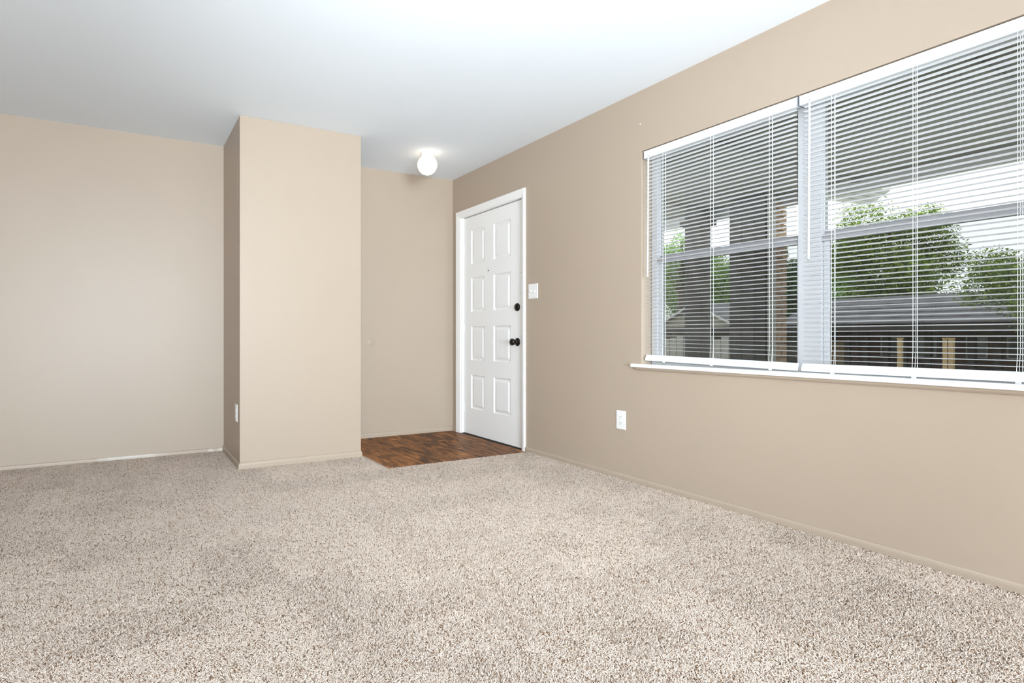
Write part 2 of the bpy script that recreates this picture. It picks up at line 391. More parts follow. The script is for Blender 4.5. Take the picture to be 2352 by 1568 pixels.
# ------------------------------------------------------------------ front door
d1 = empty('door_1', (0, -0.63, 0)); tag(d1, 'white eight-panel front door with black knob and deadbolt', 'door', kind='structure')
DX = 0.022      # room face of the leaf
LY0, LY1, LZ0, LZ1 = -1.099, -0.172, -0.002, 2.028
def leaf():
    mb = MB()
    cols = [(-0.911, -0.665), (-0.522, -0.300)]
    rows = [(0.238, 0.552), (0.690, 1.003), (1.140, 1.455), (1.585, 1.897)]
    ys = sorted([LY0, LY1] + [v for c in cols for v in c]); zs = sorted([LZ0, LZ1] + [v for c in rows for v in c])
    for i in range(len(ys)-1):
        for j in range(len(zs)-1):
            pan = any(abs(c[0]-ys[i]) < 1e-6 for c in cols) and any(abs(c[0]-zs[j]) < 1e-6 for c in rows)
            y0, y1, z0, z1 = ys[i], ys[i+1], zs[j], zs[j+1]
            if not pan: mb.poly([(DX, y0, z0), (DX, y0, z1), (DX, y1, z1), (DX, y1, z0)])
            else:
                rings = []
                for ins, dep in ((0, 0), (0.005, 0.007), (0.010, 0.0100), (0.017, 0.0095), (0.036, 0.0025), (0.040, 0.002)):
                    rings.append([(DX+dep, y0+ins, z0+ins), (DX+dep, y0+ins, z1-ins), (DX+dep, y1-ins, z1-ins), (DX+dep, y1-ins, z0+ins)])
                for a, b in zip(rings, rings[1:]):
                    for k in range(4):
                        k2 = (k+1) % 4; mb.poly([a[k], a[k2], b[k2], b[k]])
                mb.poly(rings[-1])
    xb = DX+0.040
    mb.poly([(xb, LY0, LZ0), (xb, LY1, LZ0), (xb, LY1, LZ1), (xb, LY0, LZ1)])
    mb.poly([(DX, LY0, LZ0), (xb, LY0, LZ0), (xb, LY0, LZ1), (DX, LY0, LZ1)]); mb.poly([(DX, LY1, LZ0), (DX, LY1, LZ1), (xb, LY1, LZ1), (xb, LY1, LZ0)])
    mb.poly([(DX, LY0, LZ1), (xb, LY0, LZ1), (xb, LY1, LZ1), (DX, LY1, LZ1)]); mb.poly([(DX, LY0, LZ0), (DX, LY1, LZ0), (xb, LY1, LZ0), (xb, LY0, LZ0)])
    return mb
def D(mb, name, mat, parent=d1, **kw):
    o = mb.build(name, mat, parent, **kw)
    o.matrix_parent_inverse = Matrix.Translation(-d1.location) if parent is d1 else Matrix()
    return o
lf = D(leaf(), 'door_leaf', M_white)
# casing: mitred boards with a stepped profile
co0, co1, ci0, ci1, ct, cti = -1.142, -0.080, -1.101, -0.156, 2.102, 2.037
def casing(path_in, path_out, name):
    mb = MB()
    def ring(pi, po):
        lerp = lambda f: (pi[0]+(po[0]-pi[0])*f, pi[1]+(po[1]-pi[1])*f)
        pts = [(0.0, 0), (-0.009, 0), (-0.012, 0.15), (-0.016, 0.55), (-0.017, 0.9), (-0.014, 1.0), (0.0, 1.0)]
        return [(x, *lerp(f)) for x, f in pts]
    a, b = ring(path_in[0], path_out[0]), ring(path_in[1], path_out[1])
    m = len(a)
    for i in range(m):
        j = (i+1) % m; mb.poly([a[i], a[j], b[j], b[i]])
    mb.poly(a[::-1]); mb.poly(b)
    return D(mb, name, M_white)
casing([(ci1, -0.011), (ci1, cti)], [(co1, -0.011), (co1, ct)], 'casing')
casing([(ci0, -0.011), (ci0, cti)], [(co0, -0.011), (co0, ct)], 'casing')
casing([(ci1, cti), (ci0, cti)], [(co1, ct), (co0, ct)], 'casing')
jm = MB()
jm.box((0, DOOR_Y0, -0.012), (WT, LY0-0.003, DOOR_Z)); jm.box((0, LY1+0.003, -0.012), (WT, DOOR_Y1, DOOR_Z)); jm.box((0, LY0-0.003, LZ1+0.006), (WT, LY1+0.003, DOOR_Z))
D(jm, 'jamb', M_white)
st = MB(); st.box((DX+0.042, LY0, -0.012), (DX+0.055, LY0+0.014, LZ1+0.006)); st.box((DX+0.042, LY1-0.014, -0.012), (DX+0.055, LY1, LZ1+0.006)); st.box((DX+0.042, LY0, LZ1-0.012), (DX+0.055, LY1, LZ1+0.006))
D(st, 'door_stop', M_dark)
D(MB().box((0.004, LY0-0.003, -0.013), (WT, LY1+0.003, -0.0065)), 'threshold', M_dark)
for z in (0.24, 0.99, 1.74):
    hb = D(MB().box((DX-0.003, LY1-0.012, z-0.045), (DX+0.001, LY1+0.004, z+0.045)), 'hinge', M_white)
    MB().tube([(DX-0.008, LY1+0.001, z-0.050), (DX-0.008, LY1+0.001, z+0.050)], 0.0065, 8).build('hinge_pin', M_white, hb)
ky = -1.008
kb = D(MB().lathe([(0.034, 0), (0.034, -0.004), (0.030, -0.009), (0.020, -0.011), (0.012, -0.013), (0.011, -0.030), (0.016, -0.036), (0.026, -0.044), (0.0285, -0.054), (0.026, -0.064), (0.016, -0.069), (0.004, -0.070)], (DX, ky, 0.865), 'x', 28), 'door_knob', M_black)
MB().lathe([(0.005, 0), (0.005, -0.003)], (DX-0.0695, ky, 0.865), 'x', 10).build('lock_button', M_black, kb)
db = D(MB().lathe([(0.033, 0), (0.033, -0.005), (0.030, -0.011), (0.024, -0.015), (0.010, -0.017)], (DX, ky, 1.152), 'x', 28), 'deadbolt', M_black)
MB().box((DX-0.030, ky-0.004, 1.140), (DX-0.015, ky+0.004, 1.166)).build('thumb_turn', M_black, db, bevel=0.002)
D(MB().lathe([(0.006, 0), (0.006, -0.003)], (DX, -0.586, 1.497), 'x', 12), 'peephole', M_black)
lg = D(MB().box((DX-0.012, -1.094, 1.262), (DX, -1.062, 1.365)), 'latch_guard', M_plast, bevel=0.003)
MB().tube([(DX-0.014, -1.076, 1.268), (DX-0.014, -1.076, 1.360)], 0.005, 8).build('latch_pin', M_plast, lg)
D(MB().box((DX-0.0015, -1.092, 1.43), (DX+0.0005, -1.048, 1.435)), 'weather_strip_end', M_grey)

# ------------------------------------------------------------------ wall fittings
def plate_mesh(w, h, t=0.005):
    mb = MB(); b = 0.004; r = [(0, 0), (b, t)]
    o = [(0, -w/2, -h/2), (0, -w/2, h/2), (0, w/2, h/2), (0, w/2, -h/2)]
    m = [(-0.002, *p[1:]) for p in o]; i = [(-t, (w/2-b)*(1 if p[1] > 0 else -1), (h/2-b)*(1 if p[2] > 0 else -1)) for p in o]
    for a, c in ((o, m), (m, i)):
        for k in range(4): mb.poly([a[k], a[(k+1)%4], c[(k+1)%4], c[k]])
    mb.poly(i); mb.poly(o[::-1]); return mb
def outlet(loc, rz, label, w=0.077, h=0.121):
    r = empty('wall_outlet', loc, (0, 0, rz)); tag(r, label, 'outlet', 'white duplex wall outlets')
    plate_mesh(w, h).build('cover_plate', M_plast, r)
    for dz in (0.0195, -0.0195):
        mb = MB(); pts = []
        for k in range(24):
            a = 2*PI*k/24; y = 0.0170*math.cos(a); z = max(-0.0125, min(0.0125, 0.0170*math.sin(a))); pts.append((y, z))
        mb.sweep(pts, [lambda p: (-0.004, p[0], p[1]+dz), lambda p: (-0.0068, p[0], p[1]+dz)], smooth=False)
        rc = mb.build('receptacle', M_plast, r)
        for yy, hh in ((-0.0062, 0.0042), (0.0062, 0.0035)):
            MB().box((-0.0072, yy-0.0011, dz+0.003-hh), (-0.0066, yy+0.0011, dz+0.003+hh)).build('slot', M_slot, rc)
        MB().lathe([(0.0022, -0.0066), (0.0022, -0.0072)], (0, 0, dz-0.0075), 'x', 10).build('ground_hole', M_slot, rc)
    MB().lathe([(0.003, -0.005), (0.003, -0.0062)], (0, 0, 0), 'x', 10).build('screw', M_plast, r)
    return r
outlet((0, -2.128, 0.371), 0, 'white duplex outlet on the right wall below the window corner')
outlet((CX0, -0.600, 0.368), 0, 'white duplex outlet on the shaded side of the closet')
sw = empty('light_switch', (0, -1.238, 1.266)); tag(sw, 'white double toggle light switch beside the front door casing', 'switch')
plate_mesh(0.116, 0.117).build('cover_plate', M_plast, sw)
for yy, up in ((0.023, 1), (-0.023, -1)):
    tb = MB().box((-0.0058, yy-0.006, -0.0125), (-0.004, yy+0.006, 0.0125)).build('toggle_frame', M_plast, sw)
    M = Matrix.Translation((-0.005, yy, 0)) @ Matrix.Rotation(up*math.radians(32), 4, 'Y')
    MB().box((-0.014, -0.004, -0.0045), (0, 0.004, 0.0045), M).build('toggle', M_plast, tb, bevel=0.0012)
    for dz in (0.030, -0.030):
        MB().lathe([(0.003, -0.0045), (0.003, -0.0062)], (0, yy, dz), 'x', 10).build('screw', M_plast, sw)
# painted-over round cover on the entry wall, a spot of filler on the window wall
cp = MB().lathe([(0.037, 0), (0.037, -0.0014), (0.0355, -0.0022), (0.002, -0.0022)], (0, 0, 0), 'y', 28).build('round_cover', M_wall, loc=(-0.862, 0, 0.858))
tag(cp, 'round painted-over cover disc on the entry back wall', 'wall cover')

an = MB().lathe([(0.004, 0), (0.004, -0.001), (0.003, -0.002), (0.001, -0.002)], (0, 0, 0), 'x', 10).build('wall_anchor', M_plast, loc=(0, -2.281, 2.234))
tag(an, 'tiny white screw anchor on the wall above the blind corner', 'screw anchor')

# ------------------------------------------------------------------ globe ceiling light
cl = empty('ceiling_light', (-0.612, -0.615, H)); tag(cl, 'lit white glass globe ceiling light over the entry', 'ceiling light')
MB().lathe([(0.058, 0), (0.058, -0.006), (0.053, -0.012), (0.049, -0.022), (0.047, -0.040), (0.040, -0.042)], n=32).build('canopy', M_plast, cl)
gp = [(0.036, -0.026), (0.040, -0.034)]
for k in range(1, 18):
    a = math.radians(28) + (PI-math.radians(28))*k/17.0
    gp.append((max(0.001, 0.083*math.sin(a)), -0.100+0.083*math.cos(a)))
MB().lathe(gp, n=40).build('globe', M_globe, cl)
for a in (-2.2, -0.1, 2.0):
    MB().tube([(0.045*math.cos(a), 0.045*math.sin(a), -0.033), (0.056*math.cos(a), 0.056*math.sin(a), -0.033)], 0.0035, 8).build('thumbscrew', M_alu, cl)

# ------------------------------------------------------------------ windows
def window(name, y0, y1, label):
    w = empty(name, (0.085, (y0+y1)/2, WIN_Z0)); tag(w, label, 'window', kind='structure')
    o = -Vector(w.location)
    def B(mb, nm, mat, par=w):
        ob = mb.build(nm, mat, par); ob.matrix_parent_inverse = Matrix.Translation(o) if par is w else Matrix(); return ob
    z0, z1 = WIN_Z0+0.012, WIN_Z1; xf, xb = 0.085, 0.150; fw = 0.038
    f = MB()
    f.box((xf, y0, z0), (xb, y0+fw, z1)); f.box((xf, y1-fw, z0), (xb, y1, z1)); f.box((xf, y0+fw, z0), (xb, y1-fw, z0+0.018)); f.box((xf, y0+fw, z1-fw), (xb, y1-fw, z1))
    for yy in (y0+fw, y1-fw-0.006): f.box((xf+0.015, yy, z0+fw), (xf+0.024, yy+0.006, z1-fw))
    fr = B(f, 'frame', M_frame)
    ls = MB(); zl, zh, sw_ = z0+0.018, 1.392, 0.022; ya, yb = y0+fw+0.008, y1-fw-0.008
    ls.box((xf+0.012, ya, zl), (xf+0.034, ya+sw_, zh)); ls.box((xf+0.012, yb-sw_, zl), (xf+0.034, yb, zh)); ls.box((xf+0.012, ya+sw_, zl), (xf+0.034, yb-sw_, zl+0.02))
    lo = B(ls, 'lower_sash', M_frame)
    mr = MB(); mr.box((xf+0.002, y0+fw, 1.364), (xf+0.034, y1-fw, 1.396)); mr.box((xf+0.028, y0+fw, 1.376), (xf+0.056, y1-fw, 1.412)); mr.box((xf-0.002, y0+fw, 1.388), (xf+0.006, y1-fw, 1.395))
    B(mr, 'meeting_rail', M_alu)
    B(MB().box((xf+0.021, ya+sw_, zl+0.02), (xf+0.024, yb-sw_, 1.362)), 'lower_pane', M_glass)
    B(MB().box((xf+0.042, y0+fw, 1.412), (xf+0.045, y1-fw, z1-fw)), 'upper_pane', M_glass)
    sc = B(MB().poly([(xb-0.004, y0+fw, zl), (xb-0.004, y1-fw, zl), (xb-0.004, y1-fw, 1.385), (xb-0.004, y0+fw, 1.385)]), 'insect_screen', M_screen)
    ym = (y0+y1)/2+0.02
    lt = B(MB().box((xf+0.004, ym-0.03, 1.396), (xf+0.028, ym+0.03, 1.404)), 'sash_lock', M_alu)
    MB().box((xf+0.008, ym-0.008, 1.404), (xf+0.022, ym+0.022, 1.414)).build('lock_lever', M_alu, lt)
    return w
WM = -3.221
window('window_1', WM-0.003, WIN_Y1-0.006, 'aluminium single-hung window behind the blind nearer the door')
window('window_2', WIN_Y0+0.006, WM-0.009, 'aluminium single-hung window behind the blind at the right edge')
ml = struct('trim_2', MB().box((0.078, WM-0.053, WIN_Z0+0.02), (0.085, WM+0.050, WIN_Z1)), M_frame, 'pale mullion strip joining the two windows', 'trim')
# sill board with rounded nose and a small moulding below
sl = empty('trim_1', (0, -3.2, 0.72)); tag(sl, 'white window sill board with a beige moulding under it', 'window sill', kind='structure')
def S(mb, nm, mat, bevel=0):
    o = mb.build(nm, mat, sl, bevel=bevel); o.matrix_parent_inverse = Matrix.Translation(-Vector(sl.location)); return o
s = MB(); s.box((-0.030, WIN_Y0-0.075, 0.719), (0.0, WIN_Y1+0.062, 0.741)); s.box((0.0, WIN_Y0, 0.719), (0.088, WIN_Y1, 0.741)); S(s, 'sill_board', M_plast, 0.003)
S(MB().sweep([(0, 0.702), (-0.008, 0.702), (-0.014, 0.709), (-0.015, 0.719), (0, 0.719)], [lambda p: (p[0], WIN_Y0-0.045, p[1]), lambda p: (p[0], WIN_Y1+0.035, p[1])], smooth=False), 'apron_moulding', M_base)

# ------------------------------------------------------------------ mini blinds
TILT = math.radians(6.5)
def slat_mesh(L):
    """one curved aluminium slat, rounded ends, room edge (-x) tilted up"""
    W = 0.025; crown = 0.0022; nx = 8; mb = MB()
    def prof(yf):           # half-width at a station
        return W/2
    st = []
    for y, hw in ((-L/2, 0.0080), (-L/2+0.0012, 0.0105), (-L/2+0.004, W/2), (L/2-0.004, W/2), (L/2-0.0012, 0.0105), (L/2, 0.0080)):
        row = []
        for k in range(nx+1):
            x = -hw + 2*hw*k/nx; z = crown*(1-(2*x/W)**2)
            xr = x*math.cos(TILT) + z*math.sin(TILT); zr = -x*math.sin(TILT) + z*math.cos(TILT)
            row.append((xr, y, zr))
        st.append(row)
    th = 0.00022
    for a, b in zip(st, st[1:]):
        for k in range(nx):
            mb.poly([a[k], a[k+1], b[k+1], b[k]], True)
    me = mb.mesh('slat', None, fix=False)
    return me
def blind(y0, y1, z_bot0, z_bot1, ladders, wand_y, label):
    """y1 is the end nearer the door (+y)"""
    XC = 0.0165; r = empty('mini_blind', (XC, (y0+y1)/2, 2.015)); tag(r, label, 'window blind', 'white mini blinds on the double window')
    inv = Matrix.Translation(-Vector(r.location))
    def B(mb, nm, mat, par=r, bevel=0, fix=True):
        o = mb.build(nm, mat, par, bevel=bevel, fix=fix); o.matrix_parent_inverse = inv if par is r else Matrix(); return o
    hr = [(-0.013, 2.055), (-0.0145, 2.053), (-0.0145, 2.018), (-0.011, 2.0165), (-0.011, 2.013), (-0.014, 2.0115), (-0.013, 2.0095), (0.012, 2.0095), (0.0135, 2.012), (0.0135, 2.055)]
    B(MB().sweep(hr, [lambda p: (XC+p[0], y0+0.002, p[1]), lambda p: (XC+p[0], y1-0.002, p[1])], smooth=False), 'headrail', M_slat)
    for ye, s in ((y0, 1), (y1, -1)):
        e = MB(); e.box((XC-0.0155, ye, 2.009), (XC+0.0145, ye+s*0.0018, 2.057)); B(e, 'end_bracket', M_grey)
    L = (y1-y0)-0.020; me = slat_mesh(L)
    if not me.materials: me.materials.append(M_slat)
    ztop, pitch = 2.000, 0.0222
    yc = (y0+y1)/2
    n = int((ztop-(min(z_bot0, z_bot1)+0.050))/pitch)+1
    zlo = lambda y: z_bot0 + (z_bot1-z_bot0)*(y-y0)/(y1-y0)
    rr = random.Random(int(abs(y0)*1000)); zb_c = zlo(yc)+0.050; slope = (z_bot1-z_bot0)/(y1-y0)
    for k in range(n):
        z = ztop - k*pitch
        stack = 0.0
        if z < zb_c: break
        f = max(0.0, min(1.0, (zb_c+0.16-z)/0.16))          # lowest slats follow the slanting bottom rail
        o = share('slat', me, r, (rr.uniform(-0.0006, 0.0006), rr.uniform(-0.002, 0.002), z-2.015), (math.atan(slope)*f + rr.uniform(-0.0012, 0.0012), rr.uniform(-0.02, 0.02), 0))
    br = []
    for k in range(20):
        a = 2*PI*k/20; cx_, cz_ = 0.0195*math.copysign(abs(math.cos(a))**0.55, math.cos(a)), 0.0075*math.copysign(abs(math.sin(a))**0.7, math.sin(a)); br.append((cx_, cz_))
    ct_, st_ = math.cos(math.radians(-68)), math.sin(math.radians(-68))
    rot = lambda p: (p[0]*ct_ + p[1]*st_, -p[0]*st_ + p[1]*ct_)
    zc = 0.0205
    rail = B(MB().sweep(br, [lambda p: (XC+rot(p)[0], y0+0.006, z_bot0+zc+rot(p)[1]), lambda p: (XC+rot(p)[0], y1-0.006, z_bot1+zc+rot(p)[1])]), 'bottom_rail', M_slat)
    for ly in ladders:
        zb_ = zlo(ly)+0.010
        mb = MB()
        for dx, dy in ((-0.0125, 0.0), (0.0125, 0.0)):
            mb.tube([(XC+dx, ly+dy, 2.010), (XC+dx, ly+dy, zb_+0.10), (XC+dx*0.98, ly+dy+0.003, zb_+0.03), (XC+dx*0.7, ly+dy-0.002, zb_)], 0.00085, 5)
        B(mb, 'ladder_cord', M_cord)
        B(MB().tube([(XC-0.0015, ly-0.010, 2.010), (XC-0.0015, ly-0.010, zb_+0.015)], 0.0009, 5), 'lift_cord', M_cord)
        b = MB(); b.box((-0.010, ly-0.008, -0.003), (0.002, ly+0.008, 0.0005), Matrix.Translation((XC-0.004, 0, zlo(ly)+0.006)) @ Matrix.Rotation(math.radians(-68), 4, 'Y'))
        B(b, 'cord_button', M_plast, bevel=0.001)
    wx = XC-0.024
    B(MB().tube([(wx, wand_y, 2.004), (wx-0.001, wand_y+0.004, 1.275)], [0.0046, 0.0046], 8), 'tilt_wand', M_plast)
    B(MB().tube([(XC-0.012, wand_y, 2.018), (wx-0.002, wand_y, 2.020), (wx-0.003, wand_y, 2.012), (wx, wand_y, 2.003)], 0.0016, 6), 'wand_hook', M_alu)
    return r
blind(-3.208, -2.308, 0.745, 0.760, (-2.445, -2.755, -3.075), -2.348, 'white slatted mini blind hanging nearer the front door, its bottom rail slanting')
blind(-4.126, -3.218, 0.746, 0.744, (-3.355, -3.655, -3.960), -3.268, 'white slatted mini blind cut off by the right edge of the picture')

# ------------------------------------------------------------------ outside: porch
M_deck = simple('porch_concrete', (0.30, 0.29, 0.27), 0.9, noise=0.15, nscale=3)
M_soff = simple('porch_soffit_paint', (0.23, 0.225, 0.185), 0.7, noise=0.12, nscale=1.5)
M_fasc = simple('porch_fascia_paint', (0.66, 0.67, 0.66), 0.6, noise=0.06)
M_post = simple('grey_stained_timber', (0.15, 0.145, 0.135), 0.75, noise=0.2, nscale=5)
M_trimg = simple('grey_trim_board', (0.40, 0.385, 0.35), 0.7, noise=0.1)
M_brick = simple('tan_brick', (0.38, 0.26, 0.17), 0.85, noise=0.25, nscale=12, bump=0.4, bscale=90)
M_mort = simple('brick_mortar', (0.33, 0.29, 0.24), 0.95)
M_grass = simple('lawn_grass', (0.08, 0.12, 0.035), 0.95, noise=0.35, nscale=2, coord='Object')
struct('porch_slab', MB().box((WT, -8.5, -0.30), (3.7, 5.5, -0.14)), M_deck, 'grey concrete porch slab outside the window', 'porch')
lw = MB()
for (xa, za), (xb, zb2) in zip(((3.7, -0.20), (10, -0.62), (24, -0.9), (140, -0.9)), ((10, -0.62), (24, -0.9), (140, -0.9), (0, 0))):
    if xb: lw.poly([(xa, -70, za), (xb, -70, zb2), (xb, 110, zb2), (xa, 110, za)])
struct('lawn', lw, M_grass, 'green lawn sloping away outside the window', 'lawn')
M_reflector = simple('pale_reflector_concrete', (0.52, 0.50, 0.46), 0.9, noise=0.1, nscale=2)  # pale slab added to bounce skylight up onto the soffit and awning
struct('reflector', MB().sweep([(4.6, -0.255), (9.6, -0.588), (9.6, -0.70), (4.6, -0.40)], [lambda p: (p[0], -40, p[1]), lambda p: (p[0], 40, p[1])], smooth=False), M_reflector, 'added pale concrete reflector slab beyond the porch', 'reflector')
pr = empty('porch_roof', (1.8, -2, 2.42)); tag(pr, 'brown-grey porch roof overhang seen through the top of the blinds', 'porch roof', kind='structure')
def PB(root, mb, nm, mat, bevel=0):
    o = mb.build(nm, mat, root, bevel=bevel); o.matrix_parent_inverse = Matrix.Translation(-Vector(root.location)); return o
nb = 9; xs0, xs1 = WT+0.002, 3.36
for k in range(nb):
    xa = xs0+(xs1-xs0)*k/nb; xb = xs0+(xs1-xs0)*(k+1)/nb
    za, zb2 = 2.46-0.05*(xa/3.4), 2.46-0.05*(xb/3.4)
    PB(pr, MB().poly([(xa, -8, za), (xb-0.006, -8, zb2), (xb-0.006, 5, zb2), (xa, 5, za)]).box((xa, -8, za+0.004), (xb-0.006, 5, za+0.03)), 'soffit_board', M_soff)
PB(pr, MB().box((xs0, -8, 2.50), (3.40, 5, 2.60)), 'roof_deck', M_post)
PB(pr, MB().box((3.36, -8, 2.29), (3.41, 5, 2.62)), 'fascia', M_fasc)
for yy in (-6.4, -4.9, -3.4, -1.9, -0.4, 1.1):
    PB(pr, MB().box((xs0, yy-0.035, 2.385), (3.36, yy+0.035, 2.425)), 'batten', M_soff)
pp = empty('porch_post', (3.2, -0.33, -0.14)); tag(pp, 'slim grey timber porch post outside the window nearer the door', 'post')
PB(pp, MB().box((3.10, -0.435, -0.14), (3.30, -0.225, 2.40)), 'shaft', M_post, 0.006); PB(pp, MB().box((3.07, -0.465, -0.14), (3.33, -0.195, 0.02)), 'plinth', M_post, 0.006)
PB(pp, MB().box((3.06, -0.475, 2.22), (3.34, -0.185, 2.30)), 'capital', M_post, 0.006)
pi_ = empty('brick_pier', (3.27, -1.0, -0.14)); tag(pi_, 'wide porch pier faced with dark boards and tan brick', 'pier')
PB(pi_, MB().box((3.12, -1.19, -0.14), (3.43, -0.80, 2.40)), 'core', M_mort)
for k in range(3):
    PB(pi_, MB().box((3.10, -1.21+0.14*k+0.002, -0.14), (3.12, -1.21+0.14*(k+1)-0.002, 2.40)), 'cladding_board', M_post, 0.003)
PB(pi_, MB().box((3.10, -1.215, -0.14), (3.25, -1.19, 2.40)), 'corner_board', M_trimg, 0.003)
bm_ = MB().box((-0.095, -0.012, -0.032), (0.095, 0.012, 0.032)).mesh('brick', M_brick)
bh = MB().box((-0.045, -0.012, -0.032), (0.045, 0.012, 0.032)).mesh('brick', M_brick)
for k in range(33):
    z = -0.10 + 0.075*k - (-0.14)
    if k % 2 == 0: share('brick', bm_, pi_, (3.348-3.27, -1.2+1.0, z))
    else:
        share('brick', bh, pi_, (3.300-3.27, -1.2+1.0, z)); share('brick', bh, pi_, (3.398-3.27, -1.2+1.0, z))
aw = empty('awning', (4.4, -1.4, 2.5)); tag(aw, 'pale ribbed awning corner jutting past the porch roof edge', 'awning')
aws = MB(); P4 = [(3.41, -1.62), (4.55, -1.68), (5.15, -1.22), (4.30, -1.08), (3.41, -1.05)]
aws.sweep(P4, [lambda p: (p[0], p[1], 2.50), lambda p: (p[0], p[1], 2.56)], smooth=False); PB(aw, aws, 'sheet', M_fasc)
for f in (0.25, 0.5, 0.75):
    a = Vector((3.41, -1.62, 2.49)).lerp(Vector((3.41, -1.05, 2.49)), f); b = Vector((4.55, -1.68, 2.49)).lerp(Vector((5.1, -1.2, 2.49)), f)
    PB(aw, MB().tube([a, b], 0.014, 6), 'rib', M_fasc)

# ------------------------------------------------------------------ outside: houses across the lawn
M_roof = simple('grey_asphalt_shingle', (0.145, 0.14, 0.15), 0.9, noise=0.3, nscale=1.5)
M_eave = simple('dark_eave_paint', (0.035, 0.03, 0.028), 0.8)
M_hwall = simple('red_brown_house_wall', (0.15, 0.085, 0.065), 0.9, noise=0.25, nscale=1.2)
M_tan = simple('tan_painted_timber', (0.55, 0.38, 0.20), 0.8, noise=0.1)
M_win = simple('dim_house_window', (0.10, 0.13, 0.11), 0.15, 0.6)
M_htrim = simple('pale_house_trim', (0.62, 0.62, 0.60), 0.7)
M_beige = simple('beige_siding', (0.36, 0.33, 0.27), 0.8, noise=0.08)
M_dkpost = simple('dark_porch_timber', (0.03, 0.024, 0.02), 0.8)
GZ = -0.9
hs = empty('shingled_house', (38, 10.5, GZ)); tag(hs, 'low brown house with a grey shingled roof and dark porch posts', 'house')
hy0, hy1 = -2.0, 17.6
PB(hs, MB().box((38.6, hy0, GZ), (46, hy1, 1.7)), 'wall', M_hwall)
for k in range(6):                       # shingle courses as overlapping strips
    xa, xb = 34.6+(42.3-34.6)*k/6, 34.6+(42.3-34.6)*(k+1)/6; za, zb2 = 1.58+(3.50-1.58)*k/6, 1.58+(3.50-1.58)*(k+1)/6
    PB(hs, MB().sweep([(xa-0.1, za+0.02), (xb, zb2+0.0), (xb, zb2+0.06), (xa-0.1, za+0.11)], [lambda p: (p[0], hy0-0.3, p[1]), lambda p: (p[0], hy1, p[1])], smooth=False), 'shingle_course', M_roof)
PB(hs, MB().sweep([(42.3, 3.46), (50, 1.6), (50, 1.7), (42.3, 3.58)], [lambda p: (p[0], hy0-0.3, p[1]), lambda p: (p[0], hy1, p[1])], smooth=False), 'rear_roof', M_roof)
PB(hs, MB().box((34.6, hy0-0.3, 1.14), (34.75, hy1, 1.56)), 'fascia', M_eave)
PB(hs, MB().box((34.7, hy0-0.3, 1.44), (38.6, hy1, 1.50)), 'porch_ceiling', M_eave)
for yy in (15.2, 13.55, 12.62, 11.60, 10.75, 9.70, 8.82, 7.89, 6.91, 5.9, 4.9):
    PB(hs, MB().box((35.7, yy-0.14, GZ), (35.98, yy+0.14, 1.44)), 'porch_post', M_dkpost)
PB(hs, MB().box((38.5, 14.9, GZ), (38.62, 15.9, 0.55)), 'garage_door', M_tan)
for yc_, w_ in ((12.4, 1.3), (10.9, 1.1), (8.6, 0.9), (6.6, 1.6)):
    f = PB(hs, MB().box((38.52, yc_-w_/2, -0.3), (38.60, yc_+w_/2, 0.85)), 'house_window', M_htrim)
    MB().box((38.49, yc_-w_/2+0.08, -0.22), (38.53, yc_+w_/2-0.08, 0.77)).build('pane', M_win, f).matrix_parent_inverse = Matrix()
    f.children[0].matrix_parent_inverse = Matrix()
for i, (yy, hh, lab) in enumerate(((9.72, 0.78, 'single tan timber post in front of the shingled house'), (7.88, 0.78, 'left one of the pair of tan posts before the shingled house'), (7.66, 0.78, 'right one of the pair of tan posts before the shingled house'))):
    t_ = empty('garden_post', (32.8, yy, GZ)); tag(t_, lab, 'post', 'tan posts on the lawn')
    PB(t_, MB().box((32.70, yy-0.09, GZ), (32.90, yy+0.09, hh)), 'shaft', M_tan); PB(t_, MB().box((32.68, yy-0.11, hh), (32.92, yy+0.11, hh+0.05)), 'cap', M_tan)
sh = empty('carport', (35, 24, GZ)); tag(sh, 'low dark carport left of the shingled house', 'carport')
PB(sh, MB().box((33.0, 17.9, 1.20), (40, 31, 1.55)), 'flat_roof', M_eave)
PB(sh, MB().box((39.5, 17.9, GZ), (39.8, 31, 1.2)), 'back_wall', M_beige)
for yy in (19.0, 21.6, 24.2, 26.8, 29.4):
    PB(sh, MB().box((33.2, yy-0.12, GZ), (33.45, yy+0.12, 1.2)), 'support_post', M_dkpost)
fc = empty('plank_fence', (31, 18, GZ)); tag(fc, 'weathered grey plank fence below the carport', 'fence')
fy = 15.2
while fy < 26:
    w_ = 0.55; hgt = 0.45+0.25*math.sin(fy*1.7)**2
    PB(fc, MB().box((31.0, fy, GZ), (31.05, fy+w_-0.05, hgt+0.25)), 'plank', M_trimg); fy += w_
for yy, lab in ((23.5, 'tan gate post at the left end of the plank fence'), (20.4, 'tan gate post in the middle of the plank fence'), (15.4, 'tan gate post at the right end of the plank fence')):
    t_ = empty('gate_post', (30.8, yy, GZ)); tag(t_, lab, 'post', 'tan gate posts by the fence')
    PB(t_, MB().box((30.7, yy-0.12, GZ), (30.9, yy+0.12, 0.70)), 'shaft', M_tan); PB(t_, MB().box((30.68, yy-0.14, 0.70), (30.92, yy+0.14, 0.75)), 'cap', M_tan)
gh = empty('gabled_house', (51, 35.1, GZ)); tag(gh, 'beige gabled house with pale rake trim far at the left', 'house')
gp_ = [(40.5, GZ), (29.7, GZ), (29.7, 1.6), (35.1, 4.3), (40.5, 1.6)]
PB(gh, MB().sweep(gp_, [lambda p: (51, p[0], p[1]), lambda p: (60, p[0], p[1])], smooth=False), 'wall', M_beige)
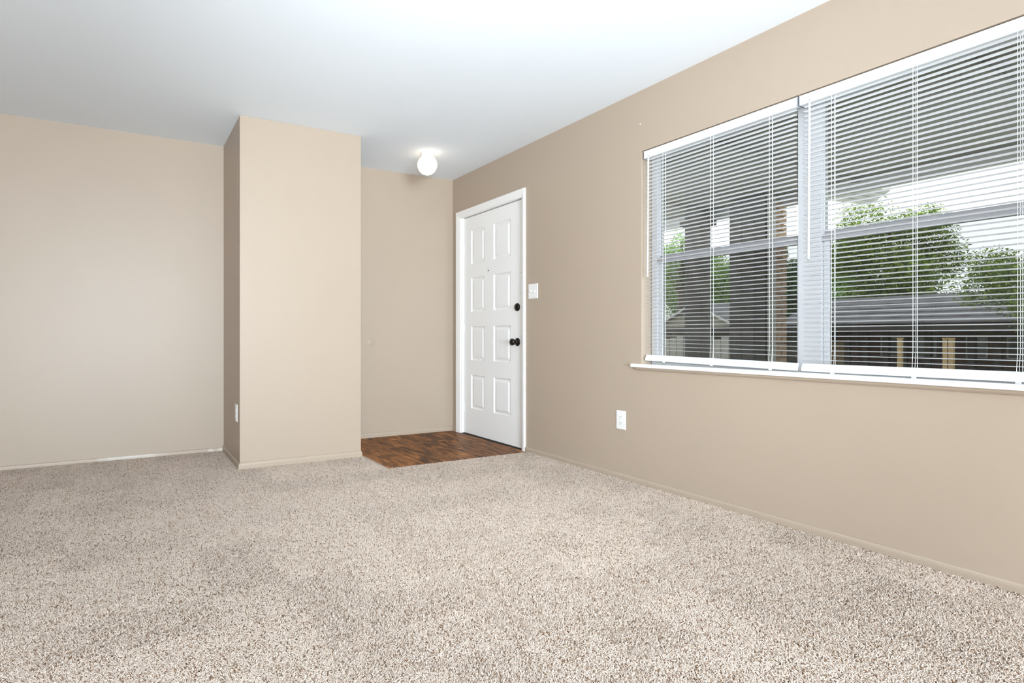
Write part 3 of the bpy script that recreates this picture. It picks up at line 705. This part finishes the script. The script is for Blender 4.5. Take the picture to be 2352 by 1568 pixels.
for s_ in (-1, 1):
    PB(gh, MB().sweep([(0, 4.30), (5.9*s_, 1.36), (5.9*s_, 1.56), (0, 4.55)], [lambda p: (50.6, 35.1+p[0], p[1]), lambda p: (60.4, 35.1+p[0], p[1])], smooth=False), 'roof_slope', M_roof)
    PB(gh, MB().sweep([(0, 4.22), (5.9*s_, 1.27), (5.9*s_, 1.47), (0, 4.44)], [lambda p: (50.4, 35.1+p[0], p[1]), lambda p: (50.6, 35.1+p[0], p[1])], smooth=False), 'rake_trim', M_htrim)

# ------------------------------------------------------------------ outside: trees
def leaf_mat(name, c1, c2):
    m, nt, b = new_mat(name); b.inputs['Roughness'].default_value = 0.55
    geo = N(nt, 'ShaderNodeNewGeometry'); cr = N(nt, 'ShaderNodeValToRGB'); nt.links.new(geo.outputs['Random Per Island'], cr.inputs[0])
    cr.color_ramp.elements[0].color = (*c1, 1); cr.color_ramp.elements[1].color = (*c2, 1)
    nt.links.new(cr.outputs[0], b.inputs['Base Color'])
    tl = N(nt, 'ShaderNodeBsdfTranslucent'); nt.links.new(cr.outputs[0], tl.inputs[0]); mx = N(nt, 'ShaderNodeMixShader'); mx.inputs[0].default_value = 0.3
    nt.links.new(b.outputs[0], mx.inputs[1]); nt.links.new(tl.outputs[0], mx.inputs[2]); nt.links.new(mx.outputs[0], nt.nodes['Material Output'].inputs[0])
    return m
M_bark = simple('tree_bark', (0.09, 0.065, 0.045), 0.95, noise=0.3)
ML = [leaf_mat('oak_leaves', (0.04, 0.08, 0.008), (0.32, 0.46, 0.06)), leaf_mat('pale_leaves', (0.12, 0.28, 0.04), (0.36, 0.58, 0.13)), leaf_mat('dark_leaves', (0.03, 0.09, 0.025), (0.10, 0.22, 0.05))]
def tree(name, loc, top, rx, ry, zlow, n, size, mat, label, seed, clumps=26, core=True):
    r = random.Random(seed); t_ = empty(name, loc); tag(t_, label, 'tree')
    h = top-loc[2]; zc = (top+zlow)/2-loc[2]; rz = (top-zlow)/2
    tk = MB(); tk.tube([(0, 0, -0.3), (0.1, 0.05, zc*0.5), (0.05, -0.1, zc), (0, 0, zc+rz*0.6)], [0.035*h+0.05, 0.028*h, 0.02*h, 0.006*h], 8)
    tk.build('trunk', M_bark, t_)
    C_ = []
    for k in range(clumps):
        while True:
            p = Vector((r.uniform(-1, 1), r.uniform(-1, 1), r.uniform(-1, 1)))
            if p.length < 1: break
        p = p.normalized()*(p.length**0.5)*0.78
        C_.append((Vector((p.x*rx, p.y*ry, zc+p.z*rz)), r.uniform(0.28, 0.48)*min(rx, ry, rz*1.3)))
        if k % 3 == 0:
            MB().tube([(0.03, 0, zc*0.6+rz*0.1*p.z), (C_[-1][0].x*0.5, C_[-1][0].y*0.5, (zc*0.6+C_[-1][0].z)*0.5), tuple(C_[-1][0])], [0.010*h, 0.006*h, 0.002*h], 6).build('branch', M_bark, t_)
    V = []; F = []
    for k in range(n):
        c, rad = C_[r.randrange(clumps)]
        d = Vector((r.gauss(0, 1), r.gauss(0, 1), r.gauss(0, 1))).normalized()*rad*r.uniform(0.45, 1.1)
        p = c+d; u = Vector((r.gauss(0, 1), r.gauss(0, 1), r.gauss(0, 0.6))).normalized(); w = u.orthogonal().normalized()
        a = size*r.uniform(0.6, 1.3); b = len(V)
        fold = u.cross(w)*a*0.12
        V += [tuple(p-u*a*0.5), tuple(p+w*a*0.28+fold), tuple(p+u*a*0.5), tuple(p-w*a*0.28+fold)]; F += [(b, b+1, b+2), (b, b+2, b+3)]
    me = bpy.data.meshes.new('foliage'); me.from_pydata(V, [], F); me.materials.append(mat); me.update()
    fo = share('foliage', me, t_); fo['kind'] = 'stuff'
    return t_
tree('oak_tree', (53, 18.7, GZ), 12.8, 4.5, 5.2, 0.6, 42000, 0.25, ML[0], 'tall oak standing behind the shingled house', 21, 34)
tree('garden_tree', (28.5, 3.3, GZ), 4.75, 2.2, 3.0, 1.15, 24000, 0.13, ML[0], 'round green tree overlapping the right end of the shingled roof', 22)
tree('garden_tree', (56, 2.5, GZ), 9.8, 4.0, 6.5, 1.0, 20000, 0.26, ML[2], 'dark tree at the right edge behind the round green one', 23)
tree('maple_tree', (80, 56.0, GZ), 15.2, 5.5, 9.5, 2.5, 42000, 0.36, ML[1], 'wide pale green tree behind the gabled house', 24, 60)
tree('maple_tree', (64, 46.9, GZ), 15.6, 3.0, 3.6, 7.0, 5000, 0.34, ML[1], 'tall sparse tree at the far left of the window', 25, 26)
tree('cedar_tree', (43, 21.4, GZ), 8.8, 1.9, 2.6, 0.2, 30000, 0.2, ML[2], 'narrow dark cedar between the brick pier and the window mullion', 26)
tree('maple_tree', (75, 36.0, GZ), 11.0, 5.0, 8.0, 0.5, 34000, 0.32, ML[1], 'low pale tree far behind, right of the gabled house', 27, 30)
